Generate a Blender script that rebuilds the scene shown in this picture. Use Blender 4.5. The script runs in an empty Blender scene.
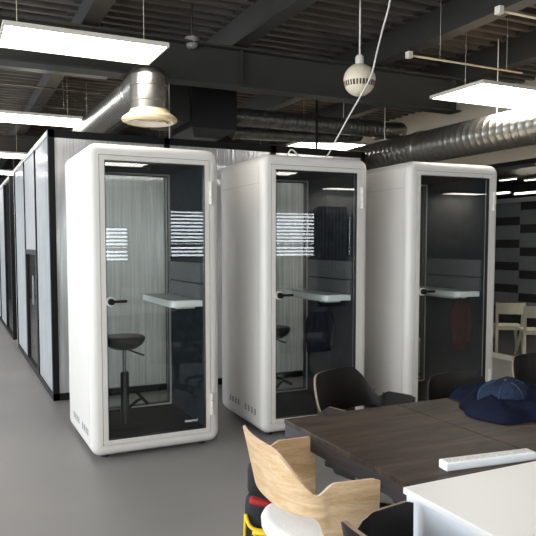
import bpy, bmesh, math, random
from mathutils import Vector, Matrix, noise
random.seed(7)
PI = math.pi
C = bpy.context.scene.collection

# ------------------------------------------------------------------ materials
def lin(h):
    h = h.lstrip('#')
    out = []
    for i in (0, 2, 4):
        c = int(h[i:i+2], 16) / 255
        out.append(c / 12.92 if c <= .04045 else ((c + .055) / 1.055) ** 2.4)
    return (*out, 1)

def new_mat(name):
    m = bpy.data.materials.new(name); m.use_nodes = True
    nt = m.node_tree; nt.nodes.clear()
    out = nt.nodes.new('ShaderNodeOutputMaterial')
    return m, nt, out

def N(nt, kind, **kw):
    n = nt.nodes.new('ShaderNode' + kind)
    for k, v in kw.items():
        if k in n.inputs: n.inputs[k].default_value = v
        else: setattr(n, k, v)
    return n

def mat(name, col, rough=.5, metal=0, var=0, vscale=8, bump=0, bscale=60, spec=.5, stretch=None, col2=None, sheen=0, coat=0):
    m, nt, out = new_mat(name)
    p = N(nt, 'BsdfPrincipled'); nt.links.new(p.outputs[0], out.inputs[0])
    p.inputs['Base Color'].default_value = lin(col)
    p.inputs['Roughness'].default_value = rough
    p.inputs['Metallic'].default_value = metal
    p.inputs['Specular IOR Level'].default_value = spec
    p.inputs['Sheen Weight'].default_value = sheen
    p.inputs['Coat Weight'].default_value = coat
    tc = N(nt, 'TexCoord'); mp = N(nt, 'Mapping')
    nt.links.new(tc.outputs['Object'], mp.inputs[0])
    if stretch: mp.inputs['Scale'].default_value = stretch
    if var or col2:
        n = N(nt, 'TexNoise', Scale=vscale, Detail=5.0)
        nt.links.new(mp.outputs[0], n.inputs['Vector'])
        r = N(nt, 'ValToRGB'); nt.links.new(n.outputs['Fac'], r.inputs[0])
        a = lin(col)
        if col2: b = lin(col2)
        else: b = tuple(x * (1 - var) for x in a[:3]) + (1,)
        r.color_ramp.elements[0].position = .35; r.color_ramp.elements[1].position = .68
        r.color_ramp.elements[0].color = b; r.color_ramp.elements[1].color = a
        nt.links.new(r.outputs[0], p.inputs['Base Color'])
    if bump:
        n2 = N(nt, 'TexNoise', Scale=bscale, Detail=4.0); nt.links.new(mp.outputs[0], n2.inputs['Vector'])
        b = N(nt, 'Bump', Strength=bump, Distance=.01); nt.links.new(n2.outputs['Fac'], b.inputs['Height'])
        nt.links.new(b.outputs[0], p.inputs['Normal'])
    return m

def wood(name, c1, c2, scale=(1, 12, 12), rough=.45, ring=3.0, spec=.4):
    m, nt, out = new_mat(name)
    p = N(nt, 'BsdfPrincipled'); nt.links.new(p.outputs[0], out.inputs[0])
    p.inputs['Roughness'].default_value = rough; p.inputs['Specular IOR Level'].default_value = spec
    tc = N(nt, 'TexCoord'); mp = N(nt, 'Mapping'); nt.links.new(tc.outputs['Object'], mp.inputs[0])
    mp.inputs['Scale'].default_value = scale
    w = N(nt, 'TexNoise', Scale=ring, Detail=8.0, Roughness=.6, Distortion=.6); nt.links.new(mp.outputs[0], w.inputs['Vector'])
    f = N(nt, 'TexNoise', Scale=ring * 9, Detail=3.0); nt.links.new(mp.outputs[0], f.inputs['Vector'])
    mx = N(nt, 'Math', operation='MULTIPLY_ADD'); nt.links.new(f.outputs['Fac'], mx.inputs[0]); mx.inputs[1].default_value = .35
    nt.links.new(w.outputs['Fac'], mx.inputs[2])
    r = N(nt, 'ValToRGB'); nt.links.new(mx.outputs[0], r.inputs[0])
    r.color_ramp.elements[0].position = .5; r.color_ramp.elements[1].position = .85
    r.color_ramp.elements[0].color = lin(c1); r.color_ramp.elements[1].color = lin(c2)
    nt.links.new(r.outputs[0], p.inputs['Base Color'])
    b = N(nt, 'Bump', Strength=.12, Distance=.004); nt.links.new(f.outputs['Fac'], b.inputs['Height']); nt.links.new(b.outputs[0], p.inputs['Normal'])
    return m

def fresnel(nt, f0):
    g = N(nt, 'NewGeometry')
    d = N(nt, 'VectorMath', operation='DOT_PRODUCT'); nt.links.new(g.outputs['Normal'], d.inputs[0]); nt.links.new(g.outputs['Incoming'], d.inputs[1])
    a = N(nt, 'Math', operation='ABSOLUTE'); nt.links.new(d.outputs['Value'], a.inputs[0])
    s = N(nt, 'Math', operation='SUBTRACT'); s.inputs[0].default_value = 1; nt.links.new(a.outputs[0], s.inputs[1])
    p = N(nt, 'Math', operation='POWER'); nt.links.new(s.outputs[0], p.inputs[0]); p.inputs[1].default_value = 5
    k = N(nt, 'Math', operation='MULTIPLY_ADD'); nt.links.new(p.outputs[0], k.inputs[0]); k.inputs[1].default_value = 1 - f0; k.inputs[2].default_value = f0
    return k

def glass(name, tint='#ffffff', f0=.055):
    m, nt, out = new_mat(name)
    t = N(nt, 'BsdfTransparent', Color=lin(tint)); g = N(nt, 'BsdfGlossy', Roughness=0.0)
    mx = N(nt, 'MixShader'); nt.links.new(fresnel(nt, f0).outputs[0], mx.inputs[0])
    nt.links.new(t.outputs[0], mx.inputs[1]); nt.links.new(g.outputs[0], mx.inputs[2]); nt.links.new(mx.outputs[0], out.inputs[0])
    return m

def polycarb(name, col='#c9ced4', clear=.35, gl=.3):
    m, nt, out = new_mat(name)
    tc = N(nt, 'TexCoord'); mp = N(nt, 'Mapping'); nt.links.new(tc.outputs['Object'], mp.inputs[0])
    mp.inputs['Scale'].default_value = (1, 1, .03)
    n = N(nt, 'TexNoise', Scale=38.0, Detail=3.0); nt.links.new(mp.outputs[0], n.inputs['Vector'])
    b = N(nt, 'Bump', Strength=.5, Distance=.01); nt.links.new(n.outputs['Fac'], b.inputs['Height'])
    r = N(nt, 'ValToRGB'); nt.links.new(n.outputs['Fac'], r.inputs[0])
    c = lin(col)
    r.color_ramp.elements[0].position = .35; r.color_ramp.elements[1].position = .65
    r.color_ramp.elements[0].color = tuple(x * .72 for x in c[:3]) + (1,); r.color_ramp.elements[1].color = c
    d = N(nt, 'BsdfDiffuse'); t = N(nt, 'BsdfTranslucent')
    for s in (d, t): nt.links.new(r.outputs[0], s.inputs['Color'])
    nt.links.new(b.outputs[0], d.inputs['Normal'])
    m1 = N(nt, 'MixShader'); m1.inputs[0].default_value = .55
    nt.links.new(d.outputs[0], m1.inputs[1]); nt.links.new(t.outputs[0], m1.inputs[2])
    tr = N(nt, 'BsdfTransparent', Color=c)
    m2 = N(nt, 'MixShader'); m2.inputs[0].default_value = clear
    nt.links.new(m1.outputs[0], m2.inputs[1]); nt.links.new(tr.outputs[0], m2.inputs[2])
    g = N(nt, 'BsdfGlossy', Roughness=.16); nt.links.new(b.outputs[0], g.inputs['Normal'])
    m3 = N(nt, 'MixShader'); m3.inputs[0].default_value = gl
    nt.links.new(m2.outputs[0], m3.inputs[1]); nt.links.new(g.outputs[0], m3.inputs[2]); nt.links.new(m3.outputs[0], out.inputs[0])
    return m

def emit(name, col, s):
    m, nt, out = new_mat(name)
    e = N(nt, 'Emission', Color=lin(col), Strength=s); nt.links.new(e.outputs[0], out.inputs[0])
    return m

def floor_mat():
    m, nt, out = new_mat('floor_resin')
    p = N(nt, 'BsdfPrincipled'); nt.links.new(p.outputs[0], out.inputs[0])
    tc = N(nt, 'TexCoord')
    n = N(nt, 'TexNoise', Scale=.7, Detail=6.0); nt.links.new(tc.outputs['Object'], n.inputs['Vector'])
    r = N(nt, 'ValToRGB'); nt.links.new(n.outputs['Fac'], r.inputs[0])
    r.color_ramp.elements[0].position = .3; r.color_ramp.elements[1].position = .7
    r.color_ramp.elements[0].color = lin('#7d7b79'); r.color_ramp.elements[1].color = lin('#8b8783')
    nt.links.new(r.outputs[0], p.inputs['Base Color'])
    p.inputs['Roughness'].default_value = .42; p.inputs['Specular IOR Level'].default_value = .4
    return m

M = {}
M['white'] = mat('booth_white', '#d6d2cb', .38, var=.03, vscale=3)
M['white_frame'] = mat('door_white', '#cfcac2', .35)
M['gap'] = mat('dark_gap', '#3a3836', .8)
M['seam'] = mat('pale_seam', '#b4b1aa', .6)
M['vent'] = mat('vent_slot', '#55565a', .7)
M['felt'] = mat('charcoal_felt', '#2a3037', .95, var=.45, vscale=14, bump=.4, bscale=180, spec=.1)
M['carpet'] = mat('charcoal_carpet', '#26272b', 1, var=.3, vscale=60, bump=.5, bscale=240, spec=.05)
M['grey_panel'] = mat('grey_panel', '#5d5e5f', .8, var=.1, vscale=40)
M['glass'] = glass('clear_glass', '#f9fbfa', .05)
M['dark_glass'] = glass('smoked_glass', '#eef0f0', .04)
M['black_metal'] = mat('black_metal', '#09090a', .6, spec=.25)
M['black_plastic'] = mat('black_plastic', '#0e0e10', .45, bump=.05)
M['chrome'] = mat('chrome', '#c9ccd0', .15, 1)
M['slot_brown'] = mat('slot_brown', '#4d3d2e', .8)
M['desk'] = mat('shelf_laminate', '#eceeeb', .3)
M['logo'] = mat('logo_white', '#e8e8e6', .5)
M['poly'] = polycarb('ribbed_polycarbonate', '#f1f2f2', .25, .26)
M['poly2'] = polycarb('pale_polycarbonate', '#eff2f4', .12, .25)
M['poly_grey'] = mat('grey_transom', '#909193', .5, var=.06)
M['floor'] = floor_mat()
M['deck'] = mat('dark_deck', '#6b665f', .5, metal=.1, vscale=6, stretch=(.5, 1, 1), col2='#58534d')
M['beam'] = mat('beam_paint', '#343430', .5, var=.2, vscale=5)
M['galv'] = mat('galvanised', '#98958d', .3, .9, var=.18, vscale=18, bump=.05, bscale=20)
M['dark_duct'] = mat('dark_duct', '#77766f', .35, .7, var=.4, vscale=12)
M['black'] = mat('matte_black', '#0c0c0d', .7)
M['wall'] = mat('wall_paint', '#eddfc8', .8, var=.06, vscale=2)
M['wall_dark'] = mat('wall_dark', '#3b3b3c', .85, var=.1)
M['wall_grey'] = mat('wall_grey', '#b0b0ac', .85, var=.08)
M['panel_light'] = emit('lit_diffuser', '#fff9f1', 11)
M['up_light'] = emit('added_up_glow', '#ffe6c6', 1.3)
M['detector'] = mat('detector_grey', '#7d7c78', .6)
M['globe'] = mat('globe_cream', '#ddd0b8', .4)
M['reflection_lit'] = emit('reflection_glow', '#fff1d8', 8)  # glow of lights reflected in the glazing
M['lamp_frame'] = mat('lamp_frame', '#cfc9bb', .4)
M['cream'] = mat('cream_plastic', '#cbb996', .45)
M['cream_light'] = mat('cream_light', '#d9d2c3', .4)
M['cable'] = mat('white_cable', '#d8d4cc', .5)
M['table'] = wood('dark_oak', '#17110d', '#4d3f33', (.9, 6, 6), .48, 2.4, .28)
M['table_side'] = wood('dark_oak_side', '#272427', '#3b363a', (10, 1.2, 14), .45)
M['desk_white'] = mat('white_laminate', '#e2e0de', .4)
M['desk_daylit'] = mat('daylit_white', '#dfe4ea', .4)  # cool daylight tint put into the side's colour
M['oak'] = wood('pale_oak', '#bd9a6f', '#dcc19c', (3, 3, 16), .4, 2.2)
M['oak_edge'] = mat('oak_edge', '#d9b9a3', .5, var=.1, vscale=30)
M['white_leather'] = mat('white_fabric', '#dcdad6', .7, bump=.25, bscale=120, var=.06)
M['dark_veneer'] = mat('dark_leather', '#120d0b', .42, var=.4, vscale=9, bump=.1, bscale=80, spec=.35)
M['tan_edge'] = mat('tan_edge', '#85715e', .5)
M['navy'] = mat('navy_cloth', '#161b2d', .95, var=.4, vscale=10, bump=.4, bscale=160, spec=.1)
M['denim'] = mat('denim_cloth', '#273246', .95, var=.35, vscale=60, bump=.5, bscale=220, spec=.1)
M['denim_seam'] = mat('denim_seam', '#303c53', .9)
M['yellow'] = mat('yellow_trim', '#e3bb16', .55)
M['red'] = mat('red_fabric', '#a01a20', .7, var=.2)
M['dark_red'] = mat('dark_red_cloth', '#3d0b10', .9, var=.3, bump=.3)
M['dark_navy'] = mat('dark_navy_cloth', '#161d2c', .9, var=.3, bump=.3)
M['bag'] = mat('black_nylon', '#121214', .75, bump=.3, bscale=150)
M['speckle'] = mat('speckled_white', '#e4e4e2', .7, vscale=160, col2='#b9b7b3')
M['key_case'] = mat('keyboard_case', '#e6e8ea', .35)
M['birch'] = mat('pale_birch', '#ddd2bb', .5, var=.1, vscale=12)
M['stripe_black'] = mat('black_felt', '#0d0e10', .95, bump=.3)
M['stripe_grey'] = mat('grey_felt', '#85878a', .95, var=.15, bump=.3)
M['plant'] = mat('leaf_green', '#23371c', .7, var=.4)
M['pot'] = mat('pale_pot', '#cfc4ad', .7)
M['amber'] = emit('amber_shade', '#ffb765', 2.2)
M['blind'] = mat('blind_grey', '#2c2c2c', .7)
M['rib'] = mat('grey_rib', '#77787a', .6)

# ------------------------------------------------------------------ geometry helpers
class MB:
    def __init__(self): self.bm = bmesh.new()
    def box(self, c, s, rot=None, bev=0, seg=2, mi=0):
        r = bmesh.ops.create_cube(self.bm, size=1); vs = r['verts']
        bmesh.ops.scale(self.bm, vec=s, verts=vs)
        if bev:
            es = list({e for v in vs for e in v.link_edges})
            rb = bmesh.ops.bevel(self.bm, geom=es, offset=bev, segments=seg, affect='EDGES', profile=.5)
            vs = list({v for v in rb['verts']} | {v for v in vs if v.is_valid})
        if rot is not None: bmesh.ops.rotate(self.bm, cent=(0, 0, 0), matrix=rot, verts=vs)
        bmesh.ops.translate(self.bm, vec=c, verts=vs)
        if mi:
            for f in {f for v in vs for f in v.link_faces}: f.material_index = mi
        return self
    def b(self, x0, x1, y0, y1, z0, z1, bev=0, seg=2, mi=0):
        return self.box(((x0+x1)/2, (y0+y1)/2, (z0+z1)/2), (abs(x1-x0), abs(y1-y0), abs(z1-z0)), bev=bev, seg=seg, mi=mi)
    def rings(self, rings, close=False, cap=True, mi=None):
        R = [[self.bm.verts.new(p) for p in r] for r in rings]
        n = len(R[0]); fs = []
        m = len(R)
        for i in range(m if close else m - 1):
            a, b = R[i], R[(i + 1) % m]
            for j in range(n):
                f = self.bm.faces.new((a[j], a[(j+1) % n], b[(j+1) % n], b[j])); fs.append(f)
                if mi: f.material_index = mi(i)
        if cap and not close:
            self.bm.faces.new(list(reversed(R[0]))); self.bm.faces.new(R[-1])
        return self
    def tube(self, pts, r, seg=10, smooth=0):
        pts = [Vector(p) for p in pts]
        if smooth: pts = catmull(pts, smooth)
        rs = r if isinstance(r, (list, tuple)) else None
        rings = []; up = None
        for i, p in enumerate(pts):
            d = (pts[min(i+1, len(pts)-1)] - pts[max(i-1, 0)]).normalized()
            if up is None:
                up = Vector((0, 0, 1)) if abs(d.z) < .9 else Vector((1, 0, 0))
            s = d.cross(up).normalized(); up = s.cross(d).normalized()
            rr = rs[min(i, len(rs)-1)] if rs else r
            rings.append([p + (s * math.cos(2*PI*k/seg) + up * math.sin(2*PI*k/seg)) * rr for k in range(seg)])
        return self.rings(rings)
    def lathe(self, prof, o=(0, 0, 0), axis='z', seg=24):
        o = Vector(o); rings = []
        for r, h in prof:
            ring = []
            for k in range(seg):
                a = 2*PI*k/seg; x, y = math.cos(a)*r, math.sin(a)*r
                v = {'z': Vector((x, y, h)), 'y': Vector((y, h, x)), 'x': Vector((h, x, y))}[axis]
                ring.append(o + v)
            rings.append(ring)
        return self.rings(rings)
    def build(self, name, m, parent=None, smooth=False, angle=None, loc=None):
        bmesh.ops.recalc_face_normals(self.bm, faces=self.bm.faces[:])
        me = bpy.data.meshes.new(name); self.bm.to_mesh(me); self.bm.free()
        for x in (m if isinstance(m, (list, tuple)) else [m]): me.materials.append(x)
        if smooth:
            me.polygons.foreach_set('use_smooth', [True] * len(me.polygons))
            if angle:
                me.set_sharp_from_angle(angle=math.radians(angle))
        o = bpy.data.objects.new(name, me); C.objects.link(o)
        if parent is not None: o.parent = parent
        if loc: o.location = loc
        return o

def catmull(P, n):
    out = []
    for i in range(len(P) - 1):
        p0, p1, p2, p3 = P[max(i-1, 0)], P[i], P[i+1], P[min(i+2, len(P)-1)]
        for k in range(n):
            t = k / n
            out.append(.5 * ((2*p1) + (p2-p0)*t + (2*p0-5*p1+4*p2-p3)*t*t + (3*p1-p0-3*p2+p3)*t**3))
    out.append(P[-1]); return out

def rrect(hw, z0, z1, r, y, n=8):
    pts = []
    for cx, cz, a0 in ((hw-r, z1-r, 0), (-hw+r, z1-r, 90), (-hw+r, z0+r, 180), (hw-r, z0+r, 270)):
        for k in range(n + 1):
            a = math.radians(a0 + 90*k/n)
            pts.append((cx + r*math.cos(a), y, cz + r*math.sin(a)))
    return pts

def tag(o, label=None, cat=None, group=None, kind=None):
    if label: o['label'] = label
    if cat: o['category'] = cat
    if group: o['group'] = group
    if kind: o['kind'] = kind
    return o
def thing(name, label, cat, loc=(0, 0, 0), rz=0, group=None):
    o = bpy.data.objects.new(name, None); C.objects.link(o)
    o.empty_display_size = .1
    o.location = loc; o.rotation_euler = (0, 0, rz)
    return tag(o, label, cat, group)
def struct(name):
    o = bpy.data.objects.new(name, None); C.objects.link(o); o['kind'] = 'structure'; return o
KIDS = None
def dup(root, loc, rz, label):
    def cp(o, parent):
        c = o.copy(); C.objects.link(c)
        if parent is not None: c.parent = parent
        for ch in [k for k in bpy.data.objects if k.parent == o]: cp(ch, c)
        return c
    r = cp(root, None); r.location = loc; r.rotation_euler = (0, 0, rz); r['label'] = label
    return r

# ------------------------------------------------------------------ camera
F_PX, CY, PITCH, YAW, CAM_H = 655.3, 287.7, .0662, .45, 1.565
cam = bpy.data.cameras.new('camera'); co = bpy.data.objects.new('camera', cam); C.objects.link(co)
cam.sensor_width = 36; cam.lens = 36 * F_PX / 536; cam.shift_y = (CY - 268) / 536
cam.clip_start = .05
co.location = (0, 0, CAM_H); co.rotation_euler = (PI/2 - PITCH, 0, -YAW)
bpy.context.scene.camera = co
cb, sb, cp_, sp_ = math.cos(YAW), math.sin(YAW), math.cos(PITCH), math.sin(PITCH)
def at(u, v, d):                      # point on the sight line of a photo spot, d metres deep
    X = (u - 268) / F_PX; up = -(v - CY) / F_PX
    Y, Z = cp_ + up * sp_, -sp_ + up * cp_
    return Vector(((X*cb + Y*sb) * d, (-X*sb + Y*cb) * d, CAM_H + Z * d))

# ------------------------------------------------------------------ room shell
CEIL = 3.72
mb = MB(); mb.b(-5, 13, -5.2, 20, -.1, 0)
tag(mb.build('floor', M['floor']), kind='structure')
# corrugated deck, ribs along x
mb = MB(); y = -5.2; prof = []
while y < 20:
    prof += [(y, CEIL), (y + .085, CEIL), (y + .1, CEIL - .085), (y + .155, CEIL - .085)]; y += .17
prof.append((y, CEIL))
top = [mb.bm.verts.new((-5, a, z)) for a, z in prof]; bot = [mb.bm.verts.new((13, a, z)) for a, z in prof]
t2 = [mb.bm.verts.new((-5, a, CEIL + .1)) for a, z in (prof[0], prof[-1])]; b2 = [mb.bm.verts.new((13, a, CEIL + .1)) for a, z in (prof[0], prof[-1])]
for i in range(len(prof) - 1): mb.bm.faces.new((top[i], top[i+1], bot[i+1], bot[i]))
mb.bm.faces.new((t2[0], t2[1], b2[1], b2[0]))
tag(mb.build('ceiling', M['deck']), kind='structure')
# far wall
mb = MB(); mb.b(-5, 13, 19.9, 20, 0, CEIL); tag(mb.build('wall_far', M['wall_dark']), kind='structure')
# left wall with ribbon windows (daylight)
lw = [(-4.6, -2.2, .6, 3.5), (-1.9, .5, .6, 3.5), (.8, 3.2, .6, 3.5), (3.9, 7.1, .8, 2.8), (7.6, 10.8, .4, 3.0), (11.3, 14.5, .4, 3.0), (15, 18.2, .4, 3.0)]
mb = MB(); edges = [-5.2] + [e for w in lw for e in w[:2]] + [20]
for i in range(0, len(edges), 2): mb.b(-5, -4.9, edges[i], edges[i+1], 0, CEIL)
for a, b, z0, z1 in lw: mb.b(-5, -4.9, a, b, 0, z0); mb.b(-5, -4.9, a, b, z1, CEIL)
tag(mb.build('wall_left', M['wall']), kind='structure')
# back wall with slatted windows
fw_ = [(-4.6, -2.9, .6, 3.3), (-2.6, -1.2, .6, 3.3)]
bw = [(1.9, 3.69, 1.17, 1.93), (4.6, 7.52, 1.25, 2.32), (8.41, 8.53, 1.25, 2.32)]
mb = MB(); edges = [-5] + [e for w in fw_ + bw for e in w[:2]] + [13]
for i in range(0, len(edges), 2): mb.b(edges[i], edges[i+1], -5.2, -5.1, 0, CEIL)
for a, b, z0, z1 in fw_ + bw: mb.b(a, b, -5.2, -5.1, 0, z0); mb.b(a, b, -5.2, -5.1, z1, CEIL)
tag(mb.build('wall_back', M['wall_grey']), kind='structure')
for i, (a, b, z0, z1) in enumerate(bw):
    w = struct('window_%d' % (i + 1))
    fw = min(.04, (b - a) * .15)
    MB().b(a + fw, b - fw, -5.12, -5.04, z0 + .25, z0 + .32).build('transom', M['blind'], w)
    for x in (a, b - fw): MB().b(x, x + fw, -5.12, -5.04, z0, z1).build('jamb', M['blind'], w)
    z = z0
    while z < z1 - .01:
        if not z0 + .2 < z < z0 + .32: MB().b(a + fw, b - fw, -5.11, -5.085, z, z + .040).build('blind_slat', M['blind'], w)
        z += .083
rp = thing('slatted_panel', 'grey vertical slatted panel between the blinds, mirrored in the middle booth door', 'panel', (7.97, -5.06, 0))
MB().b(-.4, .4, -.035, -.01, 0, 2.5).build('backing', M['wall_dark'], rp)
for k in range(8): MB().b(-.39 + k*.1, -.34 + k*.1, -.01, .03, .9, 2.45).build('slat', M['rib'], rp)

# right side: solid wall over the glazed front of the meeting room
mb = MB(); mb.b(6.7, 6.85, 2.6, 20, 2.66, CEIL); mb.b(6.7, 13, 2.5, 2.6, 0, CEIL)
tag(mb.build('wall_right', M['wall']), kind='structure')
mb = MB(); mb.b(12.9, 13, -5.2, 20, 0, CEIL); tag(mb.build('wall_end', M['wall_dark']), kind='structure')
gw = struct('wall_glazed')
yy = 2.6
gy = [2.6, 4.15, 5.72, 7.3, 9.0, 11.0]
for a, b in zip(gy, gy[1:]): MB().b(6.77, 6.782, a + .004, b - .004, .06, 2.6).build('glass_pane', M['dark_glass'], gw)
for a in gy[1:-1]: MB().b(6.768, 6.784, a - .004, a + .004, .06, 2.6).build('pane_joint', M['seam'], gw)
MB().b(6.73, 6.82, 2.6, 11, 2.6, 2.66).build('top_track', M['black_metal'], gw)
MB().b(6.73, 6.82, 2.6, 11, 0, .06).build('bottom_track', M['cream_light'], gw)
mb = MB(); mb.b(6.73, 13, 11, 11.1, 0, 2.66); tag(mb.build('wall_meeting', M['wall_dark']), kind='structure')
mb = MB(); mb.b(6.86, 12.9, 2.6, 11, 2.62, 2.7); tag(mb.build('trim_1', M['black']), kind='structure')
mb = MB(); mb.b(6.85, 12.9, 2.6, 11, .0, .012); tag(mb.build('trim_2', M['wall_dark']), kind='structure')

# main beam and joists
def ibeam(mb, p0, p1, axis, w, h, tf=.018, tw=.012):
    (x0, y0, z0), (x1, y1, z1) = p0, p1     # z0 = underside
    if axis == 'x':
        mb.b(x0, x1, y0-w/2, y0+w/2, z0, z0+tf); mb.b(x0, x1, y0-w/2, y0+w/2, z0+h-tf, z0+h); mb.b(x0, x1, y0-tw/2, y0+tw/2, z0+tf, z0+h-tf)
    else:
        mb.b(x0-w/2, x0+w/2, y0, y1, z0, z0+tf); mb.b(x0-w/2, x0+w/2, y0, y1, z0+h-tf, z0+h); mb.b(x0-tw/2, x0+tw/2, y0, y1, z0+tf, z0+h-tf)
k = 3
mb = MB(); ibeam(mb, (-4.9, 5.62, 2.985), (4.98, 5.62, 2.985), 'x', .18, .35)
for xx in (-3.2, -.4, 2.42, 4.9): mb.b(xx-.006, xx+.006, 5.54, 5.7, 3.0, 3.32)
tag(mb.build('trim_3', M['beam']), kind='structure')
mb = MB(); ibeam(mb, (-4.9, 11.6, 2.985), (6.7, 11.6, 2.985), 'x', .18, .35); tag(mb.build('trim_4', M['beam']), kind='structure')
for i, xx in enumerate((-3.1, -1.7, -.3, 1.08, 2.42, 3.92, 5.18)):
    mb = MB(); ibeam(mb, (xx, -5.1, 3.36), (xx, 19.9, 3.36), 'y', .14, .3); tag(mb.build('trim_%d' % (5 + i), M['beam']), kind='structure')

# ------------------------------------------------------------------ glazed room in the corridor
PX, PY, PH = .88, 6.745, 2.68
pf = struct('wall_partition_front')
posts = [PX + .0, 2.05, 3.3, 4.52]
for x in posts: MB().b(x, x + .06, PY, PY + .06, 0, PH).build('post', M['black_metal'], pf)
MB().b(PX, 4.58, PY, PY + .06, PH - .07, PH).build('top_rail', M['black_metal'], pf)
MB().b(PX, 4.58, PY, PY + .06, 0, .07).build('bottom_rail', M['black_metal'], pf)
for a, b in zip(posts, posts[1:]): MB().b(a + .06, b, PY + .022, PY + .038, .07, PH - .07).build('polycarbonate_panel', M['poly'], pf)
ps = struct('wall_partition_side')
ys = [PY, 7.97, 9.19, 10.6]
for y in ys[1:]: MB().b(PX, PX + .05, y - .025, y + .025, 0, PH).build('post', M['black_metal'], ps)
MB().b(PX, PX + .05, PY + .06, 10.6, PH - .05, PH).build('top_rail', M['seam'], ps)
for a, b in ((PY + .06, 7.97), (9.19, 10.6)):
    MB().b(PX + .015, PX + .03, a + .0, b - .025, .06, PH - .05).build('polycarbonate_panel', M['poly2'], ps)
    MB().b(PX, PX + .05, a, b - .025, 0, .06).build('bottom_rail', M['black_metal'], ps)
d1 = struct('door_1')
MB().b(PX + .012, PX + .035, 8.0, 9.16, 1.5, PH - .05).build('transom_panel', M['poly_grey'], d1)
dm = MB(); dm.b(PX, PX + .05, 7.995, 9.165, 1.44, 1.5); dm.b(PX, PX + .05, 8.0, 8.06, .0, 1.44); dm.b(PX, PX + .05, 9.1, 9.165, 0, 1.44); dm.b(PX, PX + .05, 8.06, 9.1, 0, .08)
dm.build('door_frame', M['black_metal'], d1)
MB().b(PX + .02, PX + .03, 8.06, 9.1, .08, 1.44).build('door_glass', M['dark_glass'], d1)
MB().b(PX - .03, PX, 8.14, 8.17, .85, 1.2).build('door_handle', M['chrome'], d1)
mb = MB(); mb.b(PX, 4.58, 10.6, 10.66, 0, PH); tag(mb.build('wall_partition_rear', M['wall_grey']), kind='structure')
mb = MB(); mb.b(4.52, 4.58, PY + .06, 10.6, 0, PH); tag(mb.build('wall_partition_end', M['wall_grey']), kind='structure')
# second room further down the corridor
p2 = struct('wall_partition_second')
MB().b(PX - .0, PX + .1, 11.42, 11.52, 0, 2.68).build('post', M['black_metal'], p2)
for y in (12.8, 14.3, 15.9, 17.5): MB().b(PX, PX + .05, y - .03, y + .03, 0, 2.68).build('post', M['black_metal'], p2)
for y in (12.2, 13.5): MB().b(PX + .05, PX + .09, y - .01, y + .01, 0, 2.6).build('mullion', M['seam'], p2)
MB().b(PX, PX + .05, 11.52, 19.9, 2.63, 2.68).build('top_rail', M['seam'], p2)
MB().b(PX, PX + .05, 11.52, 19.9, 0, .06).build('bottom_rail', M['black_metal'], p2)
MB().b(PX + .02, PX + .03, 11.52, 12.77, .06, 2.63).build('glass_pane', M['dark_glass'], p2)
for a, b in ((12.83, 14.27), (14.33, 15.87), (15.93, 17.47), (17.53, 19.8)): MB().b(PX + .015, PX + .03, a, b, .06, 2.63).build('polycarbonate_panel', M['poly2'], p2)
MB().b(PX + .1, 4.6, 11.45, 11.5, 0, 2.68).build('rear_panel', M['black'], p2)

# things glimpsed in the rooms
pt = thing('potted_plant', 'leafy plant in a pale pot behind the black door of the glazed room', 'plant', (1.2, 8.75, 0))
MB().lathe([(.1, 0), (.15, .04), (.17, .3), (.15, .31), (.14, .27)], seg=20).build('pot', M['pot'], pt, True, 40)
MB().tube([(0, 0, .27), (.01, .02, .7), (0, 0, 1.15)], .012, 8).build('stem', M['plant'], pt, True)
mb = MB()
for k in range(34):
    a = k * 2.4; h = .45 + .75 * (k / 34); l = .26 - .1 * (k/34)
    d = Vector((math.cos(a), math.sin(a), .35)); s = Vector((-math.sin(a), math.cos(a), 0))
    b0 = Vector((0, 0, h)); P = [b0, b0 + d*l*.5 + s*.05, b0 + d*l - Vector((0, 0, .06)), b0 + d*l*.5 - s*.05]
    mb.rings([[p + Vector((0, 0, .002)) for p in P], [p - Vector((0, 0, .002)) for p in P]])
mb.build('foliage', M['plant'], pt)
fl = thing('lantern', 'amber glowing lantern on a dark stand inside the second glazed room', 'lamp', (1.25, 12.3, 0))
MB().lathe([(.14, 0), (.14, .02), (.02, .04), (.015, 1.3)], seg=16).build('stand', M['black_metal'], fl, True, 40)
MB().lathe([(.05, 1.3), (.1, 1.34), (.1, 1.62), (.05, 1.68)], seg=16).build('shade', M['amber'], fl, True, 40)

# ------------------------------------------------------------------ booth
GW, ZB, ZT = .7442, .151, 2.15       # door glass width, bottom and top
W2, DB, Z0, Z1 = .4935, .98, .03, 2.277
G2 = GW / 2
booth = thing('phone_booth', 'white phone booth nearest the camera, leftmost of the three', 'phone booth', group='white glass-door phone booths')
IN = W2 - G2 - .041
def ring(i, y):
    r = max(.078 - i * .93, .004)
    return rrect(W2 - i, Z0 + i, Z1 - i, r, y)
RB = .06
path = [(IN, DB), (IN, .0)]
for k in range(9):
    a = PI/2 * k / 8; path.append((RB - RB*math.sin(a), RB - RB*math.cos(a)))
for k in range(9):
    a = PI/2 * k / 8; path.append((RB - RB*math.cos(a), DB - RB + RB*math.sin(a)))
mb = MB(); mb.rings([ring(i, y) for i, y in path], close=True)
shell = mb.build('shell', M['white'], booth, True, 35)
for s in (-1, 1):
    mb = MB(); mb.b(s*W2 - .0012, s*W2 + .0012, .0675, DB - .07, 2.05, 2.054); mb.b(s*W2 - .0012, s*W2 + .0012, .0665, .0693, .12, 2.19)
    mb.build('panel_seam', M['seam'], shell)
for k in range(8):
    yk = (.13 if k < 4 else .50) + (k % 4)*.068
    mb = MB(); mb.b(-W2 - .0012, -W2 + .002, yk, yk + .006, .163, .211)
    for r in range(4): mb.b(-W2 - .0012, -W2 + .002, yk + .006, yk + .032, .163 + r*.0135, .163 + r*.0135 + .0075)
    mb.build('vent_grille', M['vent'], shell)
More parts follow.
